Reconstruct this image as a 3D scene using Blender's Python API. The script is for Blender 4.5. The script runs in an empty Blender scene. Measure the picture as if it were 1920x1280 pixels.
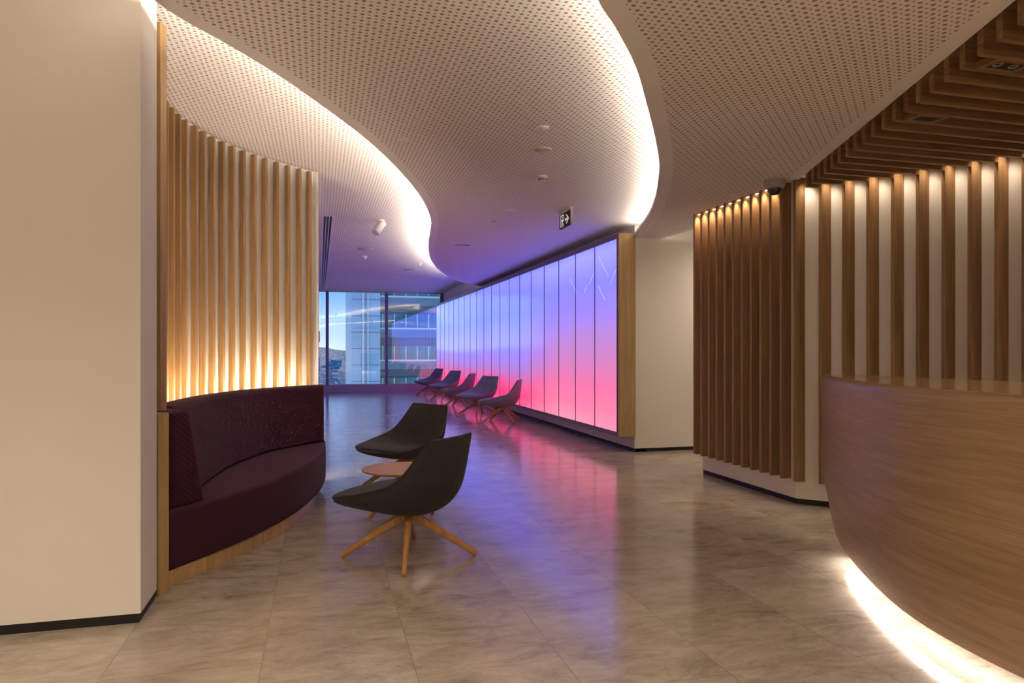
import bpy, bmesh, math, random
from mathutils import Vector, Matrix
from mathutils.geometry import tessellate_polygon
random.seed(7)
C = bpy.context.scene.collection
PI = math.pi

# ------------------------------------------------------------------ helpers
def link(o, parent=None):
    C.objects.link(o)
    if parent is not None:
        o.parent = parent
    return o

def tag(o, label=None, cat=None, group=None, kind=None):
    if label: o['label'] = label
    if cat: o['category'] = cat
    if group: o['group'] = group
    if kind: o['kind'] = kind
    return o

def thing(name, label, cat, loc=(0, 0, 0), rz=0.0, group=None):
    o = bpy.data.objects.new(name, None)
    o.empty_display_size = 0.1
    o.location = loc
    o.rotation_euler = (0, 0, rz)
    C.objects.link(o)
    return tag(o, label, cat, group)

def obj(name, bm, mats, parent=None, smooth=False, world=True):
    """bmesh -> one mesh object; with a parent, vertices given in world space are moved to its space."""
    if parent is not None and world:
        p = parent
        off = Vector((0, 0, 0))
        while p is not None:
            off += Vector(p.location)
            p = p.parent
        bmesh.ops.translate(bm, verts=bm.verts, vec=-off)
    bmesh.ops.recalc_face_normals(bm, faces=bm.faces)
    me = bpy.data.meshes.new(name)
    bm.to_mesh(me)
    bm.free()
    if not isinstance(mats, (list, tuple)):
        mats = [mats]
    for m in mats:
        me.materials.append(m)
    if smooth:
        for p in me.polygons:
            p.use_smooth = True
        me.set_sharp_from_angle(angle=math.radians(42))
    o = bpy.data.objects.new(name, me)
    return link(o, parent)

def struct(name, bm, mats, smooth=False):
    return tag(obj(name, bm, mats, None, smooth), kind='structure')

def B():
    return bmesh.new()

def box(bm, x0, x1, y0, y1, z0, z1, mi=0):
    v = [bm.verts.new((x, y, z)) for x in (x0, x1) for y in (y0, y1) for z in (z0, z1)]
    for q in ((0, 1, 3, 2), (4, 6, 7, 5), (0, 4, 5, 1), (2, 3, 7, 6), (0, 2, 6, 4), (1, 5, 7, 3)):
        f = bm.faces.new([v[i] for i in q])
        f.material_index = mi
    return v

def bbox(x0, x1, y0, y1, z0, z1, bev=0.003, seg=2):
    bm = B()
    box(bm, x0, x1, y0, y1, z0, z1)
    if bev:
        bmesh.ops.bevel(bm, geom=bm.edges[:], offset=bev, segments=seg, affect='EDGES', profile=0.7)
    return bm

def prism(bm, pts, z0, z1, mi=0):
    lo = [bm.verts.new((p[0], p[1], z0)) for p in pts]
    hi = [bm.verts.new((p[0], p[1], z1)) for p in pts]
    n = len(pts)
    for i in range(n):
        f = bm.faces.new((lo[i], lo[(i + 1) % n], hi[(i + 1) % n], hi[i]))
        f.material_index = mi
    tris = tessellate_polygon([[Vector((p[0], p[1], 0)) for p in pts]])
    for t in tris:
        for vs in (lo, hi):
            try:
                f = bm.faces.new([vs[i] for i in t])
                f.material_index = mi
            except ValueError:
                pass

def obox(bm, c, ux, hw, hd, z0, z1):
    """upright box centred on c, axis ux (2D unit), half width hw along ux, half depth hd across."""
    ux = Vector(ux).normalized()
    uy = Vector((-ux.y, ux.x))
    c = Vector(c[:2])
    pts = [c + ux * hw * a + uy * hd * b for a, b in ((-1, -1), (1, -1), (1, 1), (-1, 1))]
    prism(bm, pts, z0, z1)

def cr(pts, n=8):
    """Catmull-Rom through 2D points."""
    P = [Vector(p) for p in pts]
    P = [P[0] * 2 - P[1]] + P + [P[-1] * 2 - P[-2]]
    out = []
    for i in range(1, len(P) - 2):
        a, b, c, d = P[i - 1], P[i], P[i + 1], P[i + 2]
        for k in range(n):
            t = k / n
            out.append(0.5 * ((2 * b) + (c - a) * t + (2 * a - 5 * b + 4 * c - d) * t * t + (3 * b - a - 3 * c + d) * t ** 3))
    out.append(P[-2])
    return out

def resample(pts, step):
    L = [0]
    for i in range(1, len(pts)):
        L.append(L[-1] + (pts[i] - pts[i - 1]).length)
    n = max(1, round(L[-1] / step))
    out = []
    j = 0
    for k in range(n + 1):
        s = L[-1] * k / n
        while j < len(L) - 2 and L[j + 1] < s:
            j += 1
        t = (s - L[j]) / max(1e-9, L[j + 1] - L[j])
        out.append(pts[j].lerp(pts[j + 1], t))
    return out

def normals2(pts):
    out = []
    for i in range(len(pts)):
        a = pts[max(0, i - 1)]
        b = pts[min(len(pts) - 1, i + 1)]
        t = (b - a).normalized()
        out.append(Vector((-t.y, t.x)))
    return out

def offset2(pts, d):
    return [p + n * d for p, n in zip(pts, normals2(pts))]

def ribbon(bm, pts, prof, close_prof=True, caps=True, mi=0, uv=False):
    """sweep a profile [(offset along curve normal, z)] along a plan curve."""
    N = normals2(pts)
    rows = []
    for p, n in zip(pts, N):
        rows.append([bm.verts.new((p.x + n.x * o, p.y + n.y * o, z)) for o, z in prof])
    m = len(prof)
    for i in range(len(rows) - 1):
        for j in range(m if close_prof else m - 1):
            k = (j + 1) % m
            f = bm.faces.new((rows[i][j], rows[i + 1][j], rows[i + 1][k], rows[i][k]))
            f.material_index = mi
    if caps and close_prof:
        for r in (rows[0], rows[-1]):
            f = bm.faces.new(r)
            f.material_index = mi
    return rows

def lathe(bm, prof, seg=32, c=(0, 0, 0), mi=0):
    rings = []
    for r, z in prof:
        if r < 1e-6:
            rings.append([bm.verts.new((c[0], c[1], c[2] + z))])
        else:
            rings.append([bm.verts.new((c[0] + r * math.cos(2 * PI * k / seg), c[1] + r * math.sin(2 * PI * k / seg), c[2] + z)) for k in range(seg)])
    for a, b in zip(rings, rings[1:]):
        for k in range(seg):
            k2 = (k + 1) % seg
            if len(a) == 1 and len(b) == 1:
                continue
            if len(a) == 1:
                f = bm.faces.new((a[0], b[k], b[k2]))
            elif len(b) == 1:
                f = bm.faces.new((a[k], b[0], a[k2]))
            else:
                f = bm.faces.new((a[k], b[k], b[k2], a[k2]))
            f.material_index = mi

def bar(bm, a, b, ra, rb, seg=8, sq=1.0):
    """tapered rounded bar from a to b."""
    a, b = Vector(a), Vector(b)
    t = (b - a).normalized()
    s = t.cross(Vector((0, 0, 1))).normalized()
    u = s.cross(t)
    R = []
    for p, r in ((a, ra), (a.lerp(b, 0.985), rb), (b, rb * 0.8)):
        ring = []
        for k in range(seg):
            an = 2 * PI * (k + 0.5) / seg
            ca, sa = math.cos(an), math.sin(an)
            e = 0.65
            x = math.copysign(abs(ca) ** e, ca)
            y = math.copysign(abs(sa) ** e, sa)
            ring.append(bm.verts.new(p + s * x * r + u * y * r * sq))
        R.append(ring)
    for q, w in zip(R, R[1:]):
        for k in range(seg):
            bm.faces.new((q[k], q[(k + 1) % seg], w[(k + 1) % seg], w[k]))
    bm.faces.new(R[0])
    bm.faces.new(R[-1])

def dup(root, loc, rz, label=None, group=None):
    r = root.copy()
    C.objects.link(r)
    r.location = loc
    r.rotation_euler = (0, 0, rz)
    if label: r['label'] = label
    if group: r['group'] = group
    for ch in list(root.children):
        c = ch.copy()
        C.objects.link(c)
        c.parent = r
        for g in list(ch.children):
            d = g.copy()
            C.objects.link(d)
            d.parent = c
    return r

# ------------------------------------------------------------------ materials
def lin(r, g, b):
    f = lambda c: (c / 255 / 12.92) if c / 255 <= 0.04045 else ((c / 255 + 0.055) / 1.055) ** 2.4
    return (f(r), f(g), f(b), 1)

class NT:
    def __init__(self, name):
        self.m = bpy.data.materials.new(name)
        self.m.use_nodes = True
        self.t = self.m.node_tree
        self.n = self.t.nodes
        self.b = self.n.get('Principled BSDF')
        self.out = self.n.get('Material Output')
    def node(self, kind, **kw):
        x = self.n.new(kind)
        for k, v in kw.items():
            setattr(x, k, v)
        return x
    def l(self, a, b):
        self.t.links.new(a, b)
    def val(self, sock, v):
        if hasattr(v, 'is_linked') or isinstance(v, bpy.types.NodeSocket):
            self.l(v, sock)
        else:
            sock.default_value = v
    def math(self, op, a, b=None, c=None):
        x = self.node('ShaderNodeMath', operation=op)
        self.val(x.inputs[0], a)
        if b is not None: self.val(x.inputs[1], b)
        if c is not None: self.val(x.inputs[2], c)
        return x.outputs[0]
    def coords(self, which='Object'):
        return self.node('ShaderNodeTexCoord').outputs[which]
    def mapping(self, vec, scale=(1, 1, 1), loc=(0, 0, 0), rot=(0, 0, 0)):
        x = self.node('ShaderNodeMapping')
        self.l(vec, x.inputs['Vector'])
        x.inputs['Scale'].default_value = scale
        x.inputs['Location'].default_value = loc
        x.inputs['Rotation'].default_value = rot
        return x.outputs[0]
    def noise(self, vec, scale, detail=4, rough=0.55, dist=0.0):
        x = self.node('ShaderNodeTexNoise')
        self.l(vec, x.inputs['Vector'])
        x.inputs['Scale'].default_value = scale
        x.inputs['Detail'].default_value = detail
        x.inputs['Roughness'].default_value = rough
        x.inputs['Distortion'].default_value = dist
        return x.outputs['Fac']
    def ramp(self, fac, stops, interp='LINEAR'):
        x = self.node('ShaderNodeValToRGB')
        x.color_ramp.interpolation = interp
        e = x.color_ramp.elements
        while len(e) > 1:
            e.remove(e[0])
        e[0].position = stops[0][0]
        e[0].color = stops[0][1]
        for p, c in stops[1:]:
            k = e.new(p)
            k.color = c
        self.l(fac, x.inputs[0])
        return x.outputs[0]
    def mix(self, fac, a, b, mode='MIX'):
        x = self.node('ShaderNodeMix', data_type='RGBA', blend_type=mode)
        self.val(x.inputs[0], fac)
        self.val(x.inputs[6], a)
        self.val(x.inputs[7], b)
        return x.outputs[2]
    def bump(self, h, strength=0.3, dist=0.01):
        x = self.node('ShaderNodeBump')
        x.inputs['Strength'].default_value = strength
        x.inputs['Distance'].default_value = dist
        self.l(h, x.inputs['Height'])
        self.l(x.outputs[0], self.b.inputs['Normal'])
    def set(self, color=None, rough=None, metal=None, spec=None, emis=None, estr=None):
        i = self.b.inputs
        if color is not None: self.val(i['Base Color'], color)
        if rough is not None: self.val(i['Roughness'], rough)
        if metal is not None: i['Metallic'].default_value = metal
        if spec is not None: i['Specular IOR Level'].default_value = spec
        if emis is not None: self.val(i['Emission Color'], emis)
        if estr is not None: self.val(i['Emission Strength'], estr)
        return self.m

def plain(name, col, rough=0.6, metal=0.0, spec=0.4, var=0.03, scale=3.0):
    t = NT(name)
    n = t.noise(t.coords(), scale, 3)
    a = tuple(max(0, c * (1 - var)) for c in col[:3]) + (1,)
    b = tuple(min(1, c * (1 + var)) for c in col[:3]) + (1,)
    return t.set(t.ramp(n, [(0.3, a), (0.7, b)]), rough, metal, spec)

def emit(name, col, strength):
    t = NT(name)
    return t.set((0.8, 0.8, 0.8, 1), 0.5, emis=col, estr=strength)

def wood(name, light, dark, grain='Z', rough=0.42, spec=0.35, fine=1.0, rand=0.25, space='Object'):
    t = NT(name)
    s = {'X': (1.2, 26, 26), 'Y': (26, 1.2, 26), 'Z': (26, 26, 1.2)}[grain]
    oi = t.node('ShaderNodeObjectInfo')
    co = t.coords(space)
    vm = t.node('ShaderNodeVectorMath', operation='ADD')
    t.l(co, vm.inputs[0])
    sc = t.math('MULTIPLY', oi.outputs['Random'], 31.7)
    cx = t.node('ShaderNodeCombineXYZ')
    for k in range(3):
        t.l(sc, cx.inputs[k])
    t.l(cx.outputs[0], vm.inputs[1])
    v1 = t.mapping(vm.outputs[0], tuple(k * fine for k in s))
    n1 = t.noise(v1, 1.0, 5, 0.6, 0.8)
    v2 = t.mapping(vm.outputs[0], tuple(k * fine * 5 for k in s))
    n2 = t.noise(v2, 1.0, 3, 0.5)
    f = t.math('ADD', t.math('MULTIPLY', n1, 0.7), t.math('MULTIPLY', n2, 0.3))
    c = t.ramp(f, [(0.33, dark), (0.52, tuple((a + b) / 2 for a, b in zip(light, dark))), (0.68, light)])
    k = t.math('ADD', t.math('MULTIPLY', oi.outputs['Random'], rand), 1 - rand * 0.6)
    hsv = t.node('ShaderNodeHueSaturation')
    t.l(c, hsv.inputs['Color'])
    t.l(k, hsv.inputs['Value'])
    t.bump(f, 0.08, 0.002)
    return t.set(hsv.outputs[0], rough, spec=spec)

def perforated(name, col, hole):
    t = NT(name)
    sep = t.node('ShaderNodeSeparateXYZ')
    t.l(t.coords(), sep.inputs[0])
    P = 0.032
    u = t.math('DIVIDE', sep.outputs[0], P)
    v = t.math('DIVIDE', sep.outputs[1], P)
    i = t.math('FLOOR', t.math('ADD', u, 0.5))
    j = t.math('FLOOR', t.math('ADD', v, 0.5))
    du = t.math('SUBTRACT', u, i)
    dv = t.math('SUBTRACT', v, j)
    d = t.math('SQRT', t.math('ADD', t.math('MULTIPLY', du, du), t.math('MULTIPLY', dv, dv)))
    par = t.math('FLOORED_MODULO', t.math('ADD', i, j), 2.0)
    r = t.math('SUBTRACT', 0.30, t.math('MULTIPLY', par, 0.125))
    m = t.math('LESS_THAN', d, r)
    return t.set(t.mix(m, col, hole), 0.7, spec=0.2)

M = {}
M['white'] = plain('white_plaster', (0.80, 0.775, 0.735), 0.7, spec=0.25, var=0.015, scale=1.5)
M['ceil_plain'] = plain('ceiling_board', (0.78, 0.755, 0.72), 0.75, spec=0.2, var=0.01)
M['perf'] = perforated('perforated_board', (0.78, 0.75, 0.72, 1), (0.30, 0.235, 0.175, 1))
M['black'] = plain('black_recess', (0.008, 0.008, 0.008), 0.5)
M['oak'] = wood('pale_oak_slat', (0.42, 0.265, 0.115, 1), (0.27, 0.155, 0.058, 1), 'Z')
M['oak_panel'] = wood('oak_panel', (0.54, 0.38, 0.19, 1), (0.36, 0.235, 0.10, 1), 'Z')
M['oak_dark'] = wood('walnut_toned_slat', (0.40, 0.245, 0.12, 1), (0.22, 0.125, 0.058, 1), 'Z', rough=0.45)
M['oak_batten'] = wood('walnut_toned_batten', lin(156, 120, 84), lin(106, 76, 48), 'X', rough=0.5)
M['veneer'] = wood('counter_veneer_lit', lin(206, 172, 130), lin(168, 130, 92), 'Y', rough=0.14, spec=0.5, fine=1.3, rand=0.05)  # paler than the front, with reflected and lamp light put into the colour
M['veneer_front'] = wood('counter_veneer_front', lin(166, 138, 108), lin(134, 104, 76), 'X', rough=0.33, spec=0.45, fine=1.5, rand=0.03, space='UV')
M['leg_oak'] = wood('leg_oak', lin(206, 158, 100), lin(168, 116, 64), 'Z', rough=0.4)
M['table_oak'] = wood('table_oak', lin(196, 150, 104), lin(160, 114, 72), 'X', rough=0.4)
M['plastic'] = plain('white_plastic', (0.72, 0.70, 0.67), 0.45, spec=0.4, var=0.01)
M['grey_plastic'] = plain('grey_plastic', (0.36, 0.35, 0.34), 0.45, spec=0.4, var=0.02)
M['speaker_mesh'] = plain('pale_grille', (0.52, 0.5, 0.5), 0.8, var=0.02)
M['metal'] = plain('brushed_metal', (0.42, 0.42, 0.44), 0.35, 0.9)
M['frame'] = plain('window_frame_paint', (0.22, 0.23, 0.27), 0.5, 0.2)
M['sill'] = plain('sill_paint', (0.42, 0.41, 0.44), 0.55)
M['mullion'] = plain('bronze_trim', (0.20, 0.165, 0.165), 0.4, 0.3)
M['black_gloss'] = plain('black_dome', (0.01, 0.01, 0.012), 0.08, spec=0.6)

def fabric(name, col, scale=260, var=0.25, rough=0.9, sheen=0.15):
    t = NT(name)
    n = t.noise(t.coords(), scale, 2)
    n2 = t.noise(t.coords(), 14, 3)
    a = tuple(c * (1 - var) for c in col) + (1,)
    b = tuple(c * (1 + var) for c in col) + (1,)
    c = t.ramp(t.math('ADD', t.math('MULTIPLY', n, 0.7), t.math('MULTIPLY', n2, 0.3)), [(0.35, a), (0.65, b)])
    t.bump(n, 0.25, 0.002)
    t.b.inputs['Sheen Weight'].default_value = sheen
    return t.set(c, rough, spec=0.15)

M['charcoal'] = fabric('charcoal_wool', (0.034, 0.030, 0.032), sheen=0.06)
M['slate'] = fabric('slate_wool', (0.20, 0.205, 0.24))
M['plum'] = fabric('plum_upholstery', (0.034, 0.006, 0.017), 320, 0.15, sheen=0.03)

def quilt():
    t = NT('plum_quilted')
    uv = t.coords('UV')
    sep = t.node('ShaderNodeSeparateXYZ')
    t.l(uv, sep.inputs[0])
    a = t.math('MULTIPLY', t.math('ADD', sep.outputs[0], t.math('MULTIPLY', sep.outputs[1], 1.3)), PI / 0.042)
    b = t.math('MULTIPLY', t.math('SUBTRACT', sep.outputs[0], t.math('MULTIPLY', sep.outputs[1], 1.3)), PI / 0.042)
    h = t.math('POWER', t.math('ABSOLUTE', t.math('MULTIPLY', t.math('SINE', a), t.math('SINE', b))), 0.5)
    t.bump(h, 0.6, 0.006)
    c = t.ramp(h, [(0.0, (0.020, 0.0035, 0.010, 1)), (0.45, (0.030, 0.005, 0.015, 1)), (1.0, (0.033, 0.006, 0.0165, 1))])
    t.b.inputs['Sheen Weight'].default_value = 0.03
    return t.set(c, 0.9, spec=0.12)
M['quilt'] = quilt()

def stone():
    t = NT('polished_limestone')
    co = t.coords()
    sep = t.node('ShaderNodeSeparateXYZ')
    t.l(co, sep.inputs[0])
    cx = t.node('ShaderNodeCombineXYZ')
    t.l(t.math('SUBTRACT', sep.outputs[1], 3.015), cx.inputs[0])
    t.l(t.math('ADD', sep.outputs[0], 0.22), cx.inputs[1])
    br = t.node('ShaderNodeTexBrick', offset=0.5, offset_frequency=2, squash=1.0, squash_frequency=2)
    t.l(cx.outputs[0], br.inputs['Vector'])
    br.inputs['Scale'].default_value = 1.0
    br.inputs['Brick Width'].default_value = 1.155
    br.inputs['Row Height'].default_value = 0.585
    br.inputs['Mortar Size'].default_value = 0.0022
    br.inputs['Mortar Smooth'].default_value = 0.1
    br.inputs['Bias'].default_value = 0.0
    br.inputs['Color1'].default_value = (0, 0, 0, 1)
    br.inputs['Color2'].default_value = (1, 1, 1, 1)
    br.inputs['Mortar'].default_value = (0.5, 0.5, 0.5, 1)
    tile = t.math('MULTIPLY', br.outputs['Color'], 1.0)
    # each tile samples another piece of the stone
    vm = t.node('ShaderNodeVectorMath', operation='ADD')
    t.l(co, vm.inputs[0])
    c2 = t.node('ShaderNodeCombineXYZ')
    t.l(t.math('MULTIPLY', tile, 17.0), c2.inputs[0])
    t.l(t.math('MULTIPLY', tile, 9.0), c2.inputs[1])
    t.l(c2.outputs[0], vm.inputs[1])
    big = t.noise(t.mapping(vm.outputs[0], (1.0, 1.9, 1)), 1.8, 5, 0.62, 0.5)
    veins = t.noise(t.mapping(vm.outputs[0], (2.6, 6.0, 1), rot=(0, 0, 0.12)), 1.7, 8, 0.72, 1.6)
    speck = t.noise(t.mapping(vm.outputs[0], (1, 1.6, 1)), 55, 3, 0.7)
    f = t.math('ADD', t.math('MULTIPLY', big, 0.45), t.math('ADD', t.math('MULTIPLY', veins, 0.40), t.math('MULTIPLY', speck, 0.15)))
    f = t.math('ADD', f, t.math('MULTIPLY', t.math('SUBTRACT', tile, 0.5), 0.05))
    c = t.ramp(f, [(0.36, (0.22, 0.183, 0.145, 1)), (0.46, (0.39, 0.338, 0.28, 1)), (0.55, (0.49, 0.435, 0.365, 1)), (0.68, (0.60, 0.545, 0.47, 1))])
    c = t.mix(t.math('MULTIPLY', br.outputs['Fac'], 0.75), c, (0.26, 0.22, 0.18, 1))
    r = t.math('ADD', 0.09, t.math('MULTIPLY', veins, 0.13))
    wob = t.noise(t.mapping(co, (1.5, 5, 1)), 2.4, 2, 0.5)
    hgt = t.math('SUBTRACT', t.math('ADD', t.math('MULTIPLY', wob, 1.0), t.math('MULTIPLY', veins, 0.12)), t.math('MULTIPLY', br.outputs['Fac'], 0.5))
    t.bump(hgt, 0.06, 0.004)
    return t.set(c, r, spec=0.5)
M['stone'] = stone()

def glass(name, tint, refl):
    t = NT(name)
    tr = t.node('ShaderNodeBsdfTransparent')
    tr.inputs[0].default_value = tint
    gl = t.node('ShaderNodeBsdfGlossy')
    gl.inputs['Roughness'].default_value = 0.0
    fr = t.node('ShaderNodeFresnel')
    fr.inputs[0].default_value = 1.5
    mx = t.node('ShaderNodeMixShader')
    t.l(t.math('ADD', t.math('MULTIPLY', fr.outputs[0], 0.85), refl), mx.inputs[0])
    t.l(tr.outputs[0], mx.inputs[1])
    t.l(gl.outputs[0], mx.inputs[2])
    t.l(mx.outputs[0], t.out.inputs[0])
    return t.m
M['glass'] = glass('tinted_window_glass', (0.84, 0.94, 1.0, 1), 0.16)

def hdr(r_, g_, b_, k):
    c = lin(r_, g_, b_)
    return (c[0] * k[0], c[1] * k[1], c[2] * k[2], 1)
def light_panel():
    """translucent LED-lit glass: blue at the top, pink at the foot, deeper pink further down the corridor."""
    t = NT('colour_lit_glass')
    sep = t.node('ShaderNodeSeparateXYZ')
    geo = t.node('ShaderNodeNewGeometry')
    t.l(geo.outputs['Position'], sep.inputs[0])
    co = geo.outputs['Position']
    wav = t.noise(t.mapping(co, (1, 0.35, 0.3)), 1.3, 2)
    z = t.math('DIVIDE', t.math('SUBTRACT', sep.outputs[2], 0.25), 2.37)
    z = t.math('ADD', z, t.math('MULTIPLY', t.math('SUBTRACT', wav, 0.5), 0.10))
    P_, V_ = (1.25, 1.0, 1.0), (1.0, 1.0, 1.9)
    near = t.ramp(z, [(0.0, hdr(255, 148, 176, P_)), (0.10, hdr(255, 124, 162, P_)), (0.22, hdr(238, 112, 162, (1.05, 1, 1))), (0.36, hdr(208, 124, 190, (1, 1, 1))), (0.50, hdr(180, 130, 212, (1, 1, 1.02))),
                      (0.65, hdr(148, 132, 238, (1, 1, 1.2))), (0.80, hdr(132, 134, 252, V_)), (0.96, hdr(160, 165, 255, V_)), (1.0, hdr(140, 146, 245, V_))])
    far = t.ramp(z, [(0.0, hdr(255, 60, 122, P_)), (0.10, hdr(255, 70, 132, P_)), (0.18, hdr(222, 92, 158, (1.05, 1, 1))), (0.28, hdr(176, 120, 200, (1, 1, 1.1))),
                     (0.45, hdr(140, 132, 228, (1, 1, 1.5))), (0.70, hdr(108, 118, 245, V_)), (0.95, hdr(136, 144, 255, V_)), (1.0, hdr(126, 134, 245, V_))])
    k = t.math('DIVIDE', t.math('SUBTRACT', sep.outputs[1], 10.3), 2.2)
    k.node.use_clamp = True
    c = t.mix(k, near, far)
    streak = t.noise(t.mapping(co, (1, 30, 0.8)), 1.0, 4)
    return t.set((0.25, 0.24, 0.27, 1), t.math('ADD', 0.05, t.math('MULTIPLY', streak, 0.10)), spec=0.5, emis=c, estr=1.0)
M['panel'] = light_panel()

# ------------------------------------------------------------------ camera
cam = bpy.data.cameras.new('camera')
cam.sensor_width = 36
cam.lens = 36 * 1335 / 1920
cam.shift_y = 17 / 1920
cam.clip_end = 5000
co = bpy.data.objects.new('camera', cam)
co.location = (0, 0, 1.25)
co.rotation_euler = (PI / 2, 0, -math.atan(362 / 1335))
C.objects.link(co)
bpy.context.scene.camera = co

# ------------------------------------------------------------------ setting
ZL, ZM, ZR = 3.04, 2.79, 2.63
YW = 22.08                       # window wall
bm = B(); box(bm, -6, 8, -4, YW + 0.05, -0.15, 0.0)
struct('floor', bm, M['stone'])

def ceiling(name, pts, z, thick, margin=0.09, lips=()):
    bm = B()
    pts = [Vector(p) for p in pts]
    n = len(pts)
    area = sum(pts[i].x * pts[(i + 1) % n].y - pts[(i + 1) % n].x * pts[i].y for i in range(n))
    if area < 0:
        pts.reverse()
    inn = []
    for i in range(n):
        a, b, c = pts[i - 1], pts[i], pts[(i + 1) % n]
        t1, t2 = (b - a).normalized(), (c - b).normalized()
        n1, n2 = Vector((-t1.y, t1.x)), Vector((-t2.y, t2.x))
        m = n1 + n2
        m = m.normalized() if m.length > 1e-4 else n1
        inn.append(b + m * min(margin / max(0.35, m.dot(n1)), margin * 2))
    o = [bm.verts.new((p.x, p.y, z)) for p in pts]
    q = [bm.verts.new((p.x, p.y, z)) for p in inn]
    h = [bm.verts.new((p.x, p.y, z + thick)) for p in pts]
    for i in range(n):
        k = (i + 1) % n
        for f in ((o[i], o[k], q[k], q[i]), (o[i], h[i], h[k], o[k])):
            try:
                bm.faces.new(f).material_index = 1
            except ValueError:
                pass
    for t in tessellate_polygon([[Vector((p.x, p.y, 0)) for p in inn]]):
        try: bm.faces.new([q[i] for i in t]).material_index = 0
        except ValueError: pass
    for t in tessellate_polygon([[Vector((p.x, p.y, 0)) for p in pts]]):
        try: bm.faces.new([h[i] for i in t]).material_index = 1
        except ValueError: pass
    for crv, side, hh in lips:                       # upstand along a free edge, hides the cove lamp
        ribbon(bm, crv, [(0.0, z + thick - 0.004), (side * 0.012, z + thick - 0.004), (side * 0.012, z + hh), (0.0, z + hh)], mi=1)
    me_mats = [M['perf'], M['ceil_plain']]
    return struct(name, bm, me_mats)

# the two S-curves
LC = cr([(-0.75, -4.0), (-0.55, -1.5), (-0.62, 0.0), (-0.78, 1.2), (-0.87, 2.2), (-0.86, 2.75), (-0.80, 3.15), (-0.72, 3.39), (-0.617, 3.592), (-0.437, 3.842), (-0.224, 4.181), (0.006, 4.609), (0.303, 5.217),
         (0.578, 5.895), (0.857, 6.706), (1.093, 7.535), (1.29, 8.453), (1.43, 9.45), (1.587, 10.664), (1.887, 12.244), (2.378, 14.046), (2.996, 15.573), (3.35, 16.15), (3.745, 16.65)], 8)
RC = cr([(-0.3, -4.0), (0.15, -1.5), (0.40, 0.0), (0.60, 1.3), (0.82, 2.15), (1.066, 2.616), (1.254, 2.857), (1.511, 3.212), (1.743, 3.589), (2.124, 4.232), (2.46, 4.834),
         (2.728, 5.378), (3.039, 6.067), (3.338, 6.823), (3.745, 8.04)], 8)
LC = resample(LC, 0.09)
RC = resample(RC, 0.07)
# left (upper) ceiling
bm = B()
ceiling('ceiling', [(-6, -4), (8, -4), (8, 8.06), (3.75, 8.06), (3.75, YW), (-0.1, YW), (-0.1, 7.6), (-6, 7.6)], ZL, 0.2)
# middle ceiling, reaching over the right-hand one
RCo = offset2(RC, -0.7)
mid = [Vector(p) for p in LC] + [Vector((3.75, 16.6)), Vector((3.75, 8.07))] + [p for p in reversed(RCo) if p.y < 8.0] + [Vector((0.2, -4))]
ceiling('ceiling', mid, ZM, 0.022, lips=((LC, -1, 0.055),))
# right (lowest) ceiling
edge = lambda y: 3.749 - 0.396 * (4.967 - y)
right = list(RC) + [Vector((4.065, 8.06)), Vector((4.116, 7.31)), Vector((4.1, 6.48)), Vector((3.757, 6.48)), Vector((3.757, 4.985)), Vector((edge(4.94), 4.94)), Vector((edge(2.2), 2.2)), Vector((edge(0), 0)), Vector((edge(-4), -4))]
ceiling('ceiling', right, ZR, 0.022, lips=((RC, 1, 0.055),))

# walls
bm = B(); box(bm, -6, -0.79, 3.6, 3.935, 0.045, ZL + 0.05); struct('wall_left', bm, M['white'])
bm = B(); box(bm, -6, -0.79 - 0.008, 3.608, 3.935, 0, 0.045); struct('baseboard_left', bm, M['black'])
bm = B(); box(bm, -0.20, -0.006, 7.40, YW, 0, ZL + 0.05); struct('wall_corridor_left', bm, M['white'])
bm = B(); box(bm, 3.75, 3.95, 8.26, YW, 0.045, ZL + 0.05); struct('wall_corridor_right', bm, M['white'])
bm = B(); box(bm, 3.75, 8, 8.06, 8.26, 0.045, ZL + 0.05); struct('wall_recess', bm, M['white'])
bm = B(); box(bm, 3.758, 3.9, 8.068, YW, 0, 0.045); box(bm, 3.76, 8, 8.068, 8.2, 0, 0.045); struct('baseboard_right', bm, M['black'])
bm = B(); box(bm, -6.2, 8.2, -4.2, -4, 0, ZL + 0.1); struct('wall_back', bm, M['white'])
bm = B(); box(bm, -6.2, -6, -4, 7.6, 0, ZL + 0.1); box(bm, -6, -0.2, 7.5, 7.7, 0, ZL + 0.1); struct('wall_far_left', bm, M['white'])
bm = B(); box(bm, 8, 8.2, -4, 8.3, 0, ZL + 0.1); struct('wall_far_right', bm, M['white'])

# window wall at the end of the corridor
w = thing('window_1', None, None, (1.87, YW, 0)); w['kind'] = 'structure'
bm = B(); box(bm, -0.006, 3.75, YW - 0.06, YW + 0.06, 0.0, 0.20); o = obj('sill', bm, M['sill'], w)
for x in (0.24, 1.997, 3.70):
    bm = B(); box(bm, x - 0.045, x + 0.045, YW - 0.05, YW + 0.05, 0.2, ZL); obj('mullion', bm, M['frame'], w)
bm = B(); box(bm, -0.006, 3.75, YW - 0.04, YW + 0.04, 0.2, 0.235); box(bm, -0.006, 3.75, YW - 0.04, YW + 0.04, ZL - 0.03, ZL); obj('rail', bm, M['metal'], w)
for a, b in ((-0.006, 0.195), (0.285, 1.952), (2.042, 3.655)):
    bm = B(); box(bm, a, b, YW - 0.008, YW + 0.008, 0.235, ZL - 0.03); obj('pane', bm, M['glass'], w)

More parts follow.
